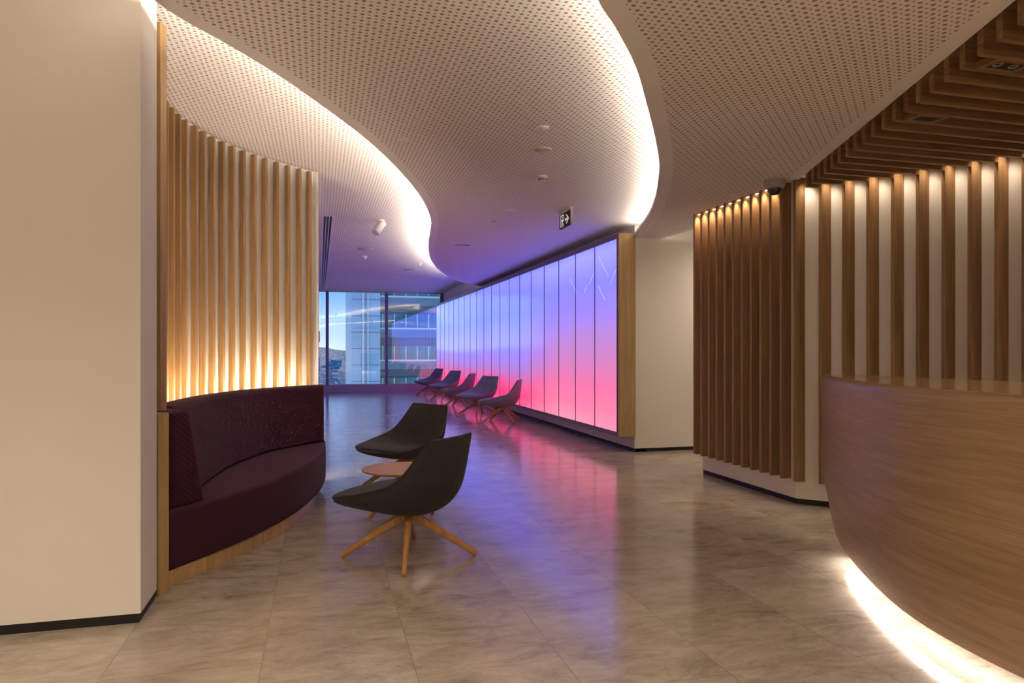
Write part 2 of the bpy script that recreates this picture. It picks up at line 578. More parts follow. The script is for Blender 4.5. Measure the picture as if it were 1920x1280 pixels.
# ------------------------------------------------------------------ colour-lit glass wall
lw = thing('light_wall', 'long wall of backlit glass panels fading from blue at top to pink at the foot', 'light wall', (3.64, 15.0, 0.2))
X0 = 3.527
bm = B(); box(bm, X0 + 0.03, 3.749, 8.06, 22.0, 0.20, 2.685); obj('case', bm, M['mullion'], lw)
bm = bbox(X0, 3.749, 8.03, 8.058, 0.20, 2.685, 0.002); tag(obj('end_panel', bm, M['oak_panel'], lw), 'oak veneer end panel')
bm = B(); box(bm, X0, X0 + 0.03, 8.058, 22.0, 0.20, 0.252); box(bm, X0, X0 + 0.03, 8.058, 22.0, 2.62, 2.685); obj('rail', bm, M['mullion'], lw)
np_, y0, y1 = 19, 8.09, 22.0
pw = (y1 - y0) / np_
pan_me = None
for k in range(np_):
    a, b = y0 + k * pw, y0 + (k + 1) * pw
    bm = B(); box(bm, X0 + 0.004, X0 + 0.02, a + 0.012, b - 0.012, 0.252, 2.62)
    obj('glass_panel', bm, M['panel'], lw)
    bm = B(); box(bm, X0 - 0.001, X0 + 0.03, a - 0.012, a + 0.012, 0.252, 2.62)
    obj('mullion', bm, M['mullion'], lw)

etch = emit('etched_line', (0.62, 0.60, 1.0, 1), 1.15)
for (ya_, za_), (yb_, zb_) in (((8.693, 2.477), (8.358, 2.182)), ((8.712, 2.102), (8.477, 1.893)), ((8.116, 2.252), (8.311, 2.078)), ((9.801, 2.305), (9.517, 2.069)), ((8.86, 2.285), (9.02, 2.141)), ((9.109, 2.149), (9.221, 2.045))):
    d_ = Vector((0, yb_ - ya_, zb_ - za_)).normalized()
    n_ = Vector((0, -d_.z, d_.y)) * 0.0018
    bm = B()
    P4 = [Vector((X0 + 0.0025, ya_, za_)) + n_, Vector((X0 + 0.0025, yb_, zb_)) + n_, Vector((X0 + 0.0025, yb_, zb_)) - n_, Vector((X0 + 0.0025, ya_, za_)) - n_]
    lo_ = [bm.verts.new(p) for p in P4]
    hi_ = [bm.verts.new(p + Vector((0.002, 0, 0))) for p in P4]
    bm.faces.new(lo_); bm.faces.new(hi_)
    for i in range(4):
        bm.faces.new((lo_[i], lo_[(i + 1) % 4], hi_[(i + 1) % 4], hi_[i]))
    obj('etched_line', bm, etch, lw)

# ------------------------------------------------------------------ left niche: curved slatted wall + banquette
SC = resample(cr([(-0.80, 4.10), (-0.90, 4.42), (-0.985, 4.80), (-1.035, 5.20), (-1.044, 5.48), (-1.009, 5.80), (-0.936, 6.071), (-0.842, 6.333), (-0.715, 6.582),
                  (-0.559, 6.814), (-0.378, 7.025), (-0.179, 7.223), (-0.02, 7.375)], 10), 0.02)
# plan curve runs away from the camera, so its left normal points out of the room
bm = B(); ribbon(bm, SC, [(0.045, 0.0), (0.10, 0.0), (0.10, ZL), (0.045, ZL)]); struct('wall_niche', bm, M['white'], False)
sw = thing('slatted_wall', 'curved wall of pale oak slats rising behind the plum banquette', 'slatted wall', (-0.9, 5.5, 0))
targets = [(-1.041, 5.376), (-1.044, 5.523), (-1.028, 5.662), (-1.009, 5.8), (-0.985, 5.935), (-0.936, 6.071), (-0.894, 6.202), (-0.842, 6.333), (-0.782, 6.464),
           (-0.715, 6.582), (-0.641, 6.705), (-0.559, 6.814), (-0.473, 6.92), (-0.378, 7.025), (-0.279, 7.125), (-0.179, 7.223), (-0.085, 7.315)]
targets = [(-0.985, 4.82), (-1.012, 4.96), (-1.03, 5.10), (-1.04, 5.24)] + targets
NS = normals2(SC)
for p in targets:
    p = Vector(p)
    i = min(range(len(SC)), key=lambda k: (SC[k] - p).length)
    n = NS[i]
    c = p + n * 0.012
    bm = B(); obox(bm, (c.x, c.y), (-n.y, n.x), 0.015, 0.023, 0.30, ZL - 0.02)
    bmesh.ops.bevel(bm, geom=bm.edges[:], offset=0.003, segments=1, affect='EDGES')
    obj('slat', bm, M['oak'], sw)
bm = B(); obox(bm, (-0.845, 4.235), (0.35, 0.93), 0.03, 0.035, 0.0, ZL - 0.02); bmesh.ops.bevel(bm, geom=bm.edges[:], offset=0.003, segments=1, affect='EDGES')
obj('end_slat', bm, M['oak'], sw)

sofa = thing('banquette', 'curved plum banquette with quilted backrest against the slatted oak wall', 'sofa', (-0.5, 5.4, 0))
SZ, TZ = 0.41, 0.925
front = resample(cr([(-0.775, 4.06), (-0.53, 4.44), (-0.33, 4.83), (-0.135, 5.36), (0.0, 5.98), (0.055, 6.5), (0.06, 6.82)], 12), 0.06)
plin = resample(cr([(-0.765, 4.10), (-0.55, 4.46), (-0.36, 4.83), (-0.215, 5.20), (-0.10, 5.75), (-0.045, 6.15), (-0.02, 6.6), (-0.02, 6.80)], 12), 0.06)
backo = resample(cr([(-0.965, 4.55), (-0.955, 4.80), (-0.93, 5.10), (-0.87, 5.55), (-0.744, 6.00), (-0.62, 6.32), (-0.445, 6.60), (-0.22, 6.88), (-0.01, 7.07)], 12), 0.05)
def solid_between(fr, bk, z0, z1, bev=0.0, seg=4):
    bm = B()
    pts = list(fr) + list(reversed(bk))
    prism(bm, pts, z0, z1)
    bmesh.ops.dissolve_limit(bm, angle_limit=0.001, verts=bm.verts, edges=bm.edges)
    if bev:
        es = [e for e in bm.edges if abs(e.verts[0].co.z - e.verts[1].co.z) < 1e-5]
        bmesh.ops.bevel(bm, geom=es, offset=bev, segments=seg, affect='EDGES', profile=0.5)
    return bm
seatback = [Vector((-1.0, 4.42))] + backo
obj('plinth', solid_between(plin, seatback, 0.0, 0.085), M['oak_panel'], sofa)
tag(sofa.children[-1], 'oak plinth')
def seat_mesh():
    bm = B()
    fr = resample(list(front), 0.05)
    n = len(fr)
    full = [Vector((-1.0, 4.42))] + list(backo)
    L = [0.0]
    for a, b in zip(full, full[1:]): L.append(L[-1] + (b - a).length)
    rows = []
    r = 0.035
    for i, p in enumerate(fr):
        s_ = L[-1] * i / (n - 1)
        q = max(k for k in range(len(L)) if L[k] <= s_ + 1e-6)
        q = min(q, len(L) - 2)
        b = full[q].lerp(full[q + 1], (s_ - L[q]) / (L[q + 1] - L[q]))
        d = (b - p).normalized()
        W = (b - p).length
        prof = [(0.03, 0.085), (0.012, 0.092), (0.004, 0.12), (0.0, 0.25)] + [(r * (1 - math.cos(a)), SZ - r + r * math.sin(a)) for a in [PI / 2 * k / 6 for k in range(7)]] + [(W * 0.35, SZ + 0.002), (W, SZ), (W, 0.085)]
        rows.append([bm.verts.new((p.x + d.x * o, p.y + d.y * o, z)) for o, z in prof])
    m = len(rows[0])
    for a, b in zip(rows, rows[1:]):
        for j in range(m):
            bm.faces.new((a[j], b[j], b[(j + 1) % m], a[(j + 1) % m]))
    bm.faces.new(rows[0]); bm.faces.new(rows[-1])
    return bm
obj('seat', seat_mesh(), M['plum'], sofa, smooth=True)
# backrest: wedge section, quilted; UV in metres for the stitching
def wedge(path, w_bot, w_top, z0, z1, ends=None):
    """path = outer line; body lies on its right-hand side (towards the room)."""
    bm = B()
    N = normals2(path)
    rows = []
    r = 0.02
    L = 0
    lens = []
    for i, (p, n) in enumerate(zip(path, N)):
        if i: L += (p - path[i - 1]).length
        lens.append(L)
        prof = [(0, z0), (w_bot - r, z0), (w_bot, z0 + r), (w_bot + (w_top - w_bot) * 0.5, (z0 + z1) / 2 + 0.012), (w_top + 0.004, z1 - 0.03), (w_top - 0.012, z1 - 0.008), (w_top - 0.035, z1), (0.02, z1), (0, z1 - 0.02)]
        e = 1.0
        if ends and i == len(path) - 1:
            pass
        rows.append([bm.verts.new((p.x - n.x * o, p.y - n.y * o, z)) for o, z in prof])
    uvl = bm.loops.layers.uv.new('UVMap')
    d = [0]
    for j in range(1, len(prof)):
        d.append(d[-1] + math.hypot(prof[j][0] - prof[j - 1][0], prof[j][1] - prof[j - 1][1]))
    m = len(prof)
    d.append(d[-1] + 0.5)
    for i in range(len(rows) - 1):
        for j in range(m):
            k = (j + 1) % m
            f = bm.faces.new((rows[i][j], rows[i + 1][j], rows[i + 1][k], rows[i][k]))
            for lp, (u, v) in zip(f.loops, ((lens[i], d[j]), (lens[i + 1], d[j]), (lens[i + 1], d[j + 1]), (lens[i], d[j + 1]))):
                lp[uvl].uv = (u, v)
    for r_ in (rows[0], rows[-1]):
        f = bm.faces.new(r_)
        for lp, (o_, z_) in zip(f.loops, prof):
            lp[uvl].uv = (o_, z_)
    return bm
bpath = [p for p in backo]
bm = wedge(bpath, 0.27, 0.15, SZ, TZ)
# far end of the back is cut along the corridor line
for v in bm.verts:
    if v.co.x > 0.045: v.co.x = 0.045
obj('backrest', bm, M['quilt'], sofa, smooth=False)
arm = [Vector((-0.79, 4.075)), Vector((-0.83, 4.14)), Vector((-0.90, 4.26)), Vector((-0.985, 4.42))]
arm = [Vector((-0.775, 4.06)), Vector((-0.985, 4.33)), Vector((-1.0, 4.36))]
bm = B()
def armblock():
    bm = B()
    uvl = bm.loops.layers.uv.new('UVMap')
    a, b, c, d = Vector((-0.782, 4.075)), Vector((-0.615, 4.315)), Vector((-0.84, 4.66)), Vector((-1.0, 4.38))
    a2, b2, c2, d2 = a.copy(), a.lerp(b, 0.6), d.lerp(c, 0.6), d.copy()
    lo = [bm.verts.new((p.x, p.y, SZ)) for p in (a, b, c, d)]
    hi = [bm.verts.new((p.x, p.y, TZ)) for p in (a2, b2, c2, d2)]
    faces = [bm.faces.new((lo[i], lo[(i + 1) % 4], hi[(i + 1) % 4], hi[i])) for i in range(4)]
    faces += [bm.faces.new(lo), bm.faces.new(hi)]
    bmesh.ops.bevel(bm, geom=bm.edges[:], offset=0.022, segments=3, affect='EDGES', profile=0.5)
    for f in bm.faces:
        for lp in f.loops:
            c_ = lp.vert.co
            lp[uvl].uv = (0.7 * c_.x + 0.7 * c_.y, c_.z)
    return bm
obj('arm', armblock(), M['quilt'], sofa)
bm = B(); obox(bm, (-0.955, 4.15), (-0.75, 0.66), 0.25, 0.032, 0.0, 0.93)
bmesh.ops.bevel(bm, geom=bm.edges[:], offset=0.002, segments=1, affect='EDGES')
tag(obj('end_panel', bm, M['oak_panel'], sofa), 'oak end panel')

# ------------------------------------------------------------------ right: slatted screen, batten ceiling
PT = 0.1385
Y0 = 4.82
xs = {0: 3.842, 1: 3.947, 2: 4.049, 3: 4.147, 4: 4.240, 5: 4.329, 6: 4.412, 7: 4.490, 8: 4.562, 9: 4.628, 10: 4.688}
for k in range(11, 36):
    xs[k] = xs[k - 1] + 0.056
yk = lambda k: Y0 - PT * k
SD = 0.09
back_line = [Vector((3.757, 6.47)), Vector((3.757, 5.0))] + [Vector((xs[k] + SD, yk(k))) for k in range(0, 33)]
bl_out = back_line + [Vector((7.9, yk(32))), Vector((7.9, 6.47))]
bm = B(); prism(bm, bl_out, 0.045, ZL); struct('wall_reception', bm, M['white'])
bm = B(); prism(bm, [p + Vector((0.01, 0)) for p in back_line] + [Vector((7.8, yk(32))), Vector((7.8, 6.46))], 0, 0.045); struct('baseboard_reception', bm, M['black'])

ss = thing('slatted_screen', 'dark oak slats fixed to the white wall behind the reception counter', 'slatted screen', (3.75, 5.2, 0))
for k in range(11):
    yc = 6.483 - 0.1405 * k
    bm = bbox(3.668, 3.757, yc - 0.016, yc + 0.016, 0.20, ZR, 0.002, 1); obj('slat', bm, M['oak_dark'], ss)
bm = bbox(3.712, 3.80, 4.960 - 0.016, 4.960 + 0.016, 0.19, ZR + 0.02, 0.002, 1); obj('slat', bm, M['oak_dark'], ss)
for k in range(0, 20):
    bm = bbox(xs[k], xs[k] + SD + 0.002, yk(k) - 0.016, yk(k) + 0.016, 0.19, 2.66, 0.002, 1); obj('slat', bm, M['oak_dark'], ss)

bc = thing('batten_ceiling', 'brown timber batten ceiling over the reception, beside the perforated ceiling edge', 'batten ceiling', (3.6, 3.0, 2.54))
ZB = 2.54
for k in range(0, 33):
    y = yk(k)
    bm = B()
    box(bm, edge(y) + 0.028, xs[k], y - 0.015, y + 0.015, ZB, ZB + 0.095)
    box(bm, edge(y) + 0.028, edge(y) + 0.11, y - 0.0149, y + 0.0149, ZB + 0.094, ZB + 0.20)
    obj('batten', bm, M['oak_batten'], bc)
bm = B(); prism(bm, [Vector((edge(4.98) + 0.02, 4.93)), Vector((xs[0] + 0.05, yk(0)))] + [Vector((xs[k], yk(k))) for k in range(1, 33)] + [Vector((edge(yk(32)) + 0.02, yk(32)))], 2.735, 2.76)
struct('ceiling', bm, M['oak_batten'])
for i, (x0_, x1_, ya, yb) in enumerate(((3.17, 3.37, yk(12), yk(11)), (2.90, 3.12, yk(17), yk(16)))):
    t = thing('recessed_downlight', ['black square downlight boxed between ceiling battens, further from the corner of the photo',
                                     'unlit square downlight with shiny reflector boxed between the battens in the upper right corner'][i], 'downlight', ((x0_ + x1_) / 2, (ya + yb) / 2, ZB), group='square downlights between the battens')
    bm = B()
    ya2, yb2 = ya + 0.016, yb - 0.016
    xa, xb, yc, yd = x0_ + 0.03, x1_ - 0.03, ya2 + 0.018, yb2 - 0.018
    for q in ((x0_, xa, ya2, yb2), (xb, x1_, ya2, yb2), (xa, xb, ya2, yc), (xa, xb, yd, yb2)):
        box(bm, *q, ZB, ZB + 0.03)
    obj('housing', bm, M['oak_batten'], t)
    bm = B(); box(bm, xa, xb, yc, yd, ZB + 0.004, ZB + 0.03); obj('aperture', bm, M['black'], t)
    if i == 1:
        for xq in (xa + 0.035, xb - 0.035):
            bm = B(); lathe(bm, [(0.0, 0.006), (0.012, 0.004), (0.020, 0.0), (0.022, 0.002)], 20, (xq, (yc + yd) / 2, ZB + 0.001)); obj('reflector', bm, M['metal'], t)

# ------------------------------------------------------------------ reception counter
ct = thing('reception_counter', 'curved oak veneer reception counter glowing along its foot', 'counter', (2.8, 3.0, 0))
U = resample(cr([(2.62, 0.2), (2.42, 0.8), (2.33, 1.35), (2.30, 1.85), (2.325, 2.25), (2.415, 2.62), (2.60, 3.04), (2.83, 3.47), (3.02, 3.77), (3.135, 3.915)], 14), 0.03)
tip = cr([(3.135, 3.915), (3.175, 3.95), (3.215, 3.95), (3.24, 3.91)], 5)
outer = U[:-1] + tip
nO = normals2(outer)
TOPZ = 1.10
Bc = [q for q in offset2(U, -0.085) if q.y < 3.70]
Bc = Bc + cr([(Bc[-1].x + 0.03, Bc[-1].y + 0.05), (3.15, 3.80), (3.19, 3.795), (3.215, 3.74)], 5)
def along(pts, f):
    L = [0.0]
    for a, b in zip(pts, pts[1:]): L.append(L[-1] + (b - a).length)
    t = f * L[-1]
    q = 0
    while q < len(L) - 2 and L[q + 1] < t: q += 1
    return pts[q].lerp(pts[q + 1], (t - L[q]) / max(1e-9, L[q + 1] - L[q]))
arc = [0.0]
for i in range(1, len(outer)):
    arc.append(arc[-1] + (outer[i] - outer[i - 1]).length)
bot = [along(Bc, a / arc[-1]) for a in arc]
inn = [p - n * 0.033 for p, n in zip(outer, nO)]
def inward(z):
    if z >= 0.55: return 0.0
    t = (0.55 - z) / 0.45
    return 0.10 * t ** 1.25
zs = [0.10, 0.105, 0.15, 0.20, 0.27, 0.34, 0.42, 0.50, 0.60, 0.80, 1.0, 1.06]
# rounded top edge
rr = 0.035
top_prof = [(rr * (1 - math.cos(a)), TOPZ - rr + rr * math.sin(a)) for a in [PI / 2 * k / 6 for k in range(7)]]
seam = max(range(len(outer)), key=lambda i: -abs(outer[i].y - 2.72))
def counter_panel(idx):
    bm = B()
    rows = []
    uvl = bm.loops.layers.uv.new('UVMap')
    prof = [(0.0, z) for z in zs] + top_prof
    prof_in = [(o + 0.02, min(z, TOPZ - 0.02)) for o, z in reversed(prof)]
    prof_full = prof + prof_in
    for i in idx:
        p0, n = outer[i], nO[i]
        row = []
        for o, z in prof_full:
            p = p0.lerp(bot[i], inward(z) / 0.10)
            row.append(bm.verts.new((p.x - n.x * o, p.y - n.y * o, z)))
        rows.append(row)
    m = len(prof_full)
    hl = [0.0]
    for j in range(1, m):
        hl.append(hl[-1] + math.hypot(prof_full[j][0] - prof_full[j - 1][0], prof_full[j][1] - prof_full[j - 1][1]))
    hl.append(hl[-1] + 0.02)
    al = [arc[i] for i in idx]
    for i in range(len(rows) - 1):
        a, b = rows[i], rows[i + 1]
        for j in range(m):
            f = bm.faces.new((a[j], b[j], b[(j + 1) % m], a[(j + 1) % m]))
            for lp, (u, v) in zip(f.loops, ((al[i], hl[j]), (al[i + 1], hl[j]), (al[i + 1], hl[j + 1]), (al[i], hl[j + 1]))):
                lp[uvl].uv = (u, v)
    bm.faces.new(rows[0]); bm.faces.new(rows[-1])
    return bm
# left normal of a curve running away from the camera points to -x (outwards)
obj('front_panel', counter_panel(range(0, seam + 1)), M['veneer_front'], ct, smooth=True)
obj('front_panel', counter_panel(range(seam, len(outer))), M['veneer_front'], ct, smooth=True)

backc = [Vector((3.26, 3.85)), Vector((3.26, 3.3)), Vector((3.24, 2.7)), Vector((3.22, 1.8)), Vector((3.3, 1.0)), Vector((3.4, 0.3))]
bm = B(); prism(bm, inn + backc, TOPZ - 0.03, TOPZ); obj('counter_top', bm, M['veneer'], ct)
kick = [q for q in offset2(U, -0.40) if q.y < 3.2]
bm = B(); ribbon(bm, kick, [(0, 0.0), (-0.05, 0.0), (-0.05, 0.6), (0, 0.6)]); obj('kick_panel', bm, M['white'], ct)
bm = B(); ribbon(bm, [q for q in offset2(U, -0.20) if q.y < 3.62], [(0.03, 0.108), (-0.18, 0.108), (-0.18, 0.125), (0.03, 0.125)]); obj('soffit', bm, M['mullion'], ct)
bm = B(); box(bm, 3.2, 3.24, 0.4, 3.3, 0.0, TOPZ - 0.03); obj('back_panel', bm, M['veneer'], ct)
strip = [q for q in offset2(U, -0.145) if q.y < 3.60]
bm = B(); ribbon(bm, strip, [(0.022, 0.099), (-0.022, 0.099), (-0.022, 0.107), (0.022, 0.107)])
tag(obj('light_strip', bm, emit('counter_led', (1.0, 0.84, 0.72, 1), 23), ct), 'warm white light strip')

# ------------------------------------------------------------------ cove lamps
def cove(name, crv, off, z, col, strength, label):
    pts = offset2(resample(crv, 0.25), off)
    bm = B(); ribbon(bm, pts, [(-0.018, z), (0.018, z), (0.018, z + 0.012), (-0.018, z + 0.012)])
    return tag(obj(name, bm, emit(name + '_led', col, strength)), label, 'cove light')
cove('cove_light', LC, -0.075, ZM + 0.044, (1.0, 0.87, 0.74, 1), 125, 'bright cove light along the left S-curve of the perforated ceiling')
RCc = [p for p in RC if p.y > -3.8 and p.y < 7.9]
cove('cove_light', RCc, -0.075, ZR + 0.044, (1.0, 0.87, 0.74, 1), 72, 'bright cove light along the right curve of the perforated ceiling')
uplight = offset2(backo, 0.04)
bm = B(); ribbon(bm, uplight, [(-0.014, 0.845), (0.014, 0.845), (0.014, 0.857), (-0.014, 0.857)])
tag(obj('light_strip', bm, emit('niche_led', (1.0, 0.78, 0.57, 1), 115)), 'warm light strip between banquette backrest and oak slats', 'light strip')

# small downlights over the slats
def spot(loc, power, col=(1.0, 0.72, 0.45), size=95, r=0.02, blend=0.6, rot=(0, 0, 0)):
    l = bpy.data.lights.new('downlight', 'SPOT')  # data name shared by slat downlights and the added fill lamps
    l.energy = power
    l.color = col
    l.spot_size = math.radians(size)
    l.spot_blend = blend
    l.shadow_soft_size = r
    o = bpy.data.objects.new('downlight_or_fill_lamp', l)
    o.location = loc
    o.rotation_euler = rot
    C.objects.link(o)
    return o
led = emit('downlight_led', (1.0, 0.85, 0.65, 1), 14)
rank = ['tenth', 'ninth', 'eighth', 'seventh', 'sixth', 'fifth', 'fourth', 'third', 'second', 'first']
for k in range(10):
    y = 6.456 - 0.1405 * k
    t = thing('downlight', 'tiny lit downlight above dark slats, %s from the dome camera' % rank[k], 'downlight', (3.715, y, ZR), group='tiny downlights above the dark slats')
    bm = B(); lathe(bm, [(0.0, -0.002), (0.014, -0.002), (0.014, 0.0)], 20, (3.715, y, ZR)); obj('lens', bm, led, t)
    bm = B(); lathe(bm, [(0.0145, -0.001), (0.0145, -0.004), (0.019, -0.003), (0.020, 0.0)], 20, (3.715, y, ZR)); obj('trim_ring', bm, M['plastic'], t)
    spot((3.70, y - 0.01, ZR - 0.012), 9.0, (1.0, 0.74, 0.48), 70, 0.015, 1.0)
for k in range(0, 14):
    ym = yk(k) + PT / 2
    xm = (xs[k] + (xs[k - 1] if k else 3.73)) / 2
    spot((xm - 0.01, ym, ZB + 0.12), 9.0, (1.0, 0.78, 0.56), 75, 0.015, 1.0)
# added fill lamps, unseen, to brighten lobby, reception and recess
for x, y, z, p in ((0.1, 0.2, ZM, 280), (-2.3, 0.4, ZL, 330), (-0.1, -1.8, ZM, 310), (-3.4, -1.8, ZL, 380), (5.4, 7.4, ZL, 170), (1.2, -0.4, ZR, 90), (0.9, -2.4, ZR, 150), (3.9, 1.2, ZB, 105), (5.2, 1.6, ZB, 75)):
    spot((x, y, z - 0.02), p, (1.0, 0.81, 0.61), 150, 0.18, 0.8)

# ------------------------------------------------------------------ lounge chairs and tables
ST = [  # forward, z, half width, lift forward, lift z, thickness
    (0.425, 0.365, 0.280, -0.070, 0.001, 0.022),
    (0.400, 0.388, 0.315, -0.055, -0.002, 0.050),
    (0.320, 0.392, 0.345, -0.025, 0.004, 0.075),
    (0.200, 0.380, 0.360, -0.005, 0.035, 0.092),
    (0.050, 0.362, 0.362, 0.010, 0.085, 0.098),
    (-0.090, 0.352, 0.350, 0.045, 0.126, 0.095),
    (-0.185, 0.362, 0.337, 0.070, 0.142, 0.076),
    (-0.235, 0.405, 0.322, 0.080, 0.132, 0.062),
    (-0.258, 0.470, 0.300, 0.073, 0.110, 0.054),
    (-0.275, 0.560, 0.276, 0.053, 0.075, 0.055),
    (-0.290, 0.660, 0.254, 0.028, 0.038, 0.045),
    (-0.3015, 0.728, 0.238, 0.014, 0.006, 0.036),
    (-0.3035, 0.747, 0.234, 0.011, 0.003, 0.028),
]
def shell_mesh():
    bm = B()
    VS = [-1, -0.95, -0.84, -0.6, -0.3, 0, 0.3, 0.6, 0.84, 0.95, 1]
    NV = len(VS)
    inner, outer_ = [], []
    n = len(ST)
    for i, (fw, z, hw, lf, lz, th) in enumerate(ST):
        a, b = ST[max(0, i - 1)], ST[min(n - 1, i + 1)]
        tx, tz = b[0] - a[0], b[1] - a[1]
        L = math.hypot(tx, tz)
        nx, nz = tz / L, -tx / L          # points up/forward on the sitting side
        if nz < 0 and i < 6: nx, nz = -nx, -nz
        if i >= 6 and nx < 0: nx, nz = -nx, -nz
        ri, ro = [], []
        for j in range(NV):
            v = VS[j]
            s = abs(v) ** 2.4
            x, y, zz = fw + lf * s, hw * v, z + lz * s
            e = 1 - 0.62 * abs(v) ** 6
            ri.append(bm.verts.new((x, y, zz)))
            k = 0.93 if abs(v) > 0.99 else 1.0
            ro.append(bm.verts.new((x - nx * th * e, y * k, zz - nz * th * e)))
        inner.append(ri); outer_.append(ro)
    for g in (inner, outer_):
        for i in range(n - 1):
            for j in range(NV - 1):
                bm.faces.new((g[i][j], g[i + 1][j], g[i + 1][j + 1], g[i][j + 1]))
    for i in range(n - 1):
        for j in (0, NV - 1):
            bm.faces.new((inner[i][j], inner[i + 1][j], outer_[i + 1][j], outer_[i][j]))
    for i in (0, n - 1):
        for j in range(NV - 1):
            bm.faces.new((inner[i][j], inner[i][j + 1], outer_[i][j + 1], outer_[i][j]))
    return bm
def pad_mesh(lo, hi, lift, wscale):
    """upholstered pad following the inside of the shell between two stations."""
    bm = B()
    VS = [-1, -0.95, -0.84, -0.6, -0.3, 0, 0.3, 0.6, 0.84, 0.95, 1]
    NV = len(VS)
    top, bot = [], []
    seq = list(range(lo, hi + 1))
    for q, i in enumerate(seq):
        fw, z, hw, lf, lz, th = ST[i]
        a, b = ST[max(0, i - 1)], ST[min(len(ST) - 1, i + 1)]
        tx, tz = b[0] - a[0], b[1] - a[1]
        L = math.hypot(tx, tz)
        nx, nz = tz / L, -tx / L
        if nz < 0 and i < 6: nx, nz = -nx, -nz
        if i >= 6 and nx < 0: nx, nz = -nx, -nz
        ed = 0.25 if q in (0, len(seq) - 1) else 1.0
        rt, rb = [], []
        for j in range(NV):
            v = VS[j] * wscale
            s = abs(v) ** 2.4
            x, y, zz = fw + lf * s, hw * v, z + lz * s
            e = lift * ed * (1 - abs(v / wscale) ** 4 * 0.8)
            rt.append(bm.verts.new((x + nx * e, y, zz + nz * e)))
            rb.append(bm.verts.new((x - nx * 0.004, y, zz - nz * 0.004)))
        top.append(rt); bot.append(rb)
    n = len(seq)
    for g in (top, bot):
        for i in range(n - 1):
            for j in range(NV - 1):
                bm.faces.new((g[i][j], g[i + 1][j], g[i + 1][j + 1], g[i][j + 1]))
    for i in range(n - 1):
        for j in (0, NV - 1):
            bm.faces.new((top[i][j], top[i + 1][j], bot[i + 1][j], bot[i][j]))
    for i in (0, n - 1):
        for j in range(NV - 1):
            bm.faces.new((top[i][j], top[i][j + 1], bot[i][j + 1], bot[i][j]))
    return bm
def sub(o, lv=2):
    m = o.modifiers.new('subsurf', 'SUBSURF')
    m.levels = lv
    m.render_levels = lv
    return o
def make_chair(label, mat, leg_rot, loc, rz, group):
    t = thing('lounge_chair', label, 'chair', loc, rz, group)
    sub(obj('shell', shell_mesh(), mat, t, True, world=False))
    sub(obj('seat_pad', pad_mesh(1, 5, 0.022, 0.90), mat, t, True, world=False))
    sub(obj('back_pad', pad_mesh(6, 10, 0.016, 0.84), mat, t, True, world=False))
    bm = B(); lathe(bm, [(0.0, 0.285), (0.055, 0.285), (0.06, 0.278), (0.06, 0.245), (0.045, 0.225), (0.0, 0.222)], 24)
    obj('hub', bm, M['leg_oak'], t, True, world=False)
    for k in range(4):
        a = leg_rot + k * PI / 2
        d = Vector((math.cos(a), math.sin(a), 0))
        bm = B(); bar(bm, d * 0.015 + Vector((0, 0, 0.262)), d * 0.408 + Vector((0, 0, 0.0105)), 0.021, 0.0135, 12, 1.25)
        for v in bm.verts:
            if v.co.z < 0.0: v.co.z = 0.0
        obj('leg', bm, M['leg_oak'], t, True, world=False)
    return t
def place(fwd):                                            # chair local +x is forward
    return math.atan2(fwd[1], fwd[0])
aA = math.radians(137)
chA = make_chair('charcoal lounge chair nearest the viewer, seen from behind, oak legs fully visible', M['charcoal'], math.atan2(-0.16, 0.80) - aA, (0.53, 4.34, 0), aA, 'charcoal chairs at the small round table')
aB = math.radians(216)
dup(chA, (0.77, 6.52, 0), aB, 'charcoal lounge chair behind the round table, turned towards the banquette')
far_lab = ['slate lounge chair nearest along the lit wall, seen from its side', 'slate lounge chair second along the lit wall, open seat towards the viewer',
           'slate lounge chair third along the lit wall, seen from its side behind an open one', 'slate lounge chair fourth along the lit wall, second from the window',
           'slate lounge chair furthest down the corridor, nearest the window']
far_pos = [((3.08, 12.02), 157), ((3.03, 13.62), 209), ((3.01, 15.55), 151), ((3.06, 17.6), 204), ((3.0, 19.85), 198)]
chF = None
for lab, (p, fw) in zip(far_lab, far_pos):
    a = math.radians(fw)
    if chF is None:
        chF = make_chair(lab, M['slate'], 0.7, (p[0], p[1], 0), a, 'slate chairs along the lit wall')
    else:
        dup(chF, (p[0], p[1], 0), a, lab)

def make_table(label, loc, rz):
    t = thing('side_table', label, 'table', loc, rz)
    bm = B(); lathe(bm, [(0.0, 0.352), (0.25, 0.352), (0.285, 0.362), (0.292, 0.370), (0.292, 0.374), (0.288, 0.377), (0.0, 0.377)], 64)
    obj('tabletop', bm, M['table_oak'], t, False, world=False)
    bm = B(); lathe(bm, [(0.0, 0.352), (0.10, 0.352), (0.10, 0.340), (0.045, 0.325), (0.04, 0.27), (0.0, 0.265)], 24)
    obj('hub', bm, M['leg_oak'], t, True, world=False)
    for k in range(4):
        a = k * PI / 2
        d = Vector((math.cos(a), math.sin(a), 0))
        bm = B(); bar(bm, d * 0.012 + Vector((0, 0, 0.31)), d * 0.245 + Vector((0, 0, 0.0105)), 0.019, 0.0125, 12, 1.2)
        for v in bm.verts:
            if v.co.z < 0: v.co.z = 0
        obj('leg', bm, M['leg_oak'], t, True, world=False)
    return t
tb = make_table('round oak side table between the two charcoal chairs', (0.593, 5.335, 0), 0.1)

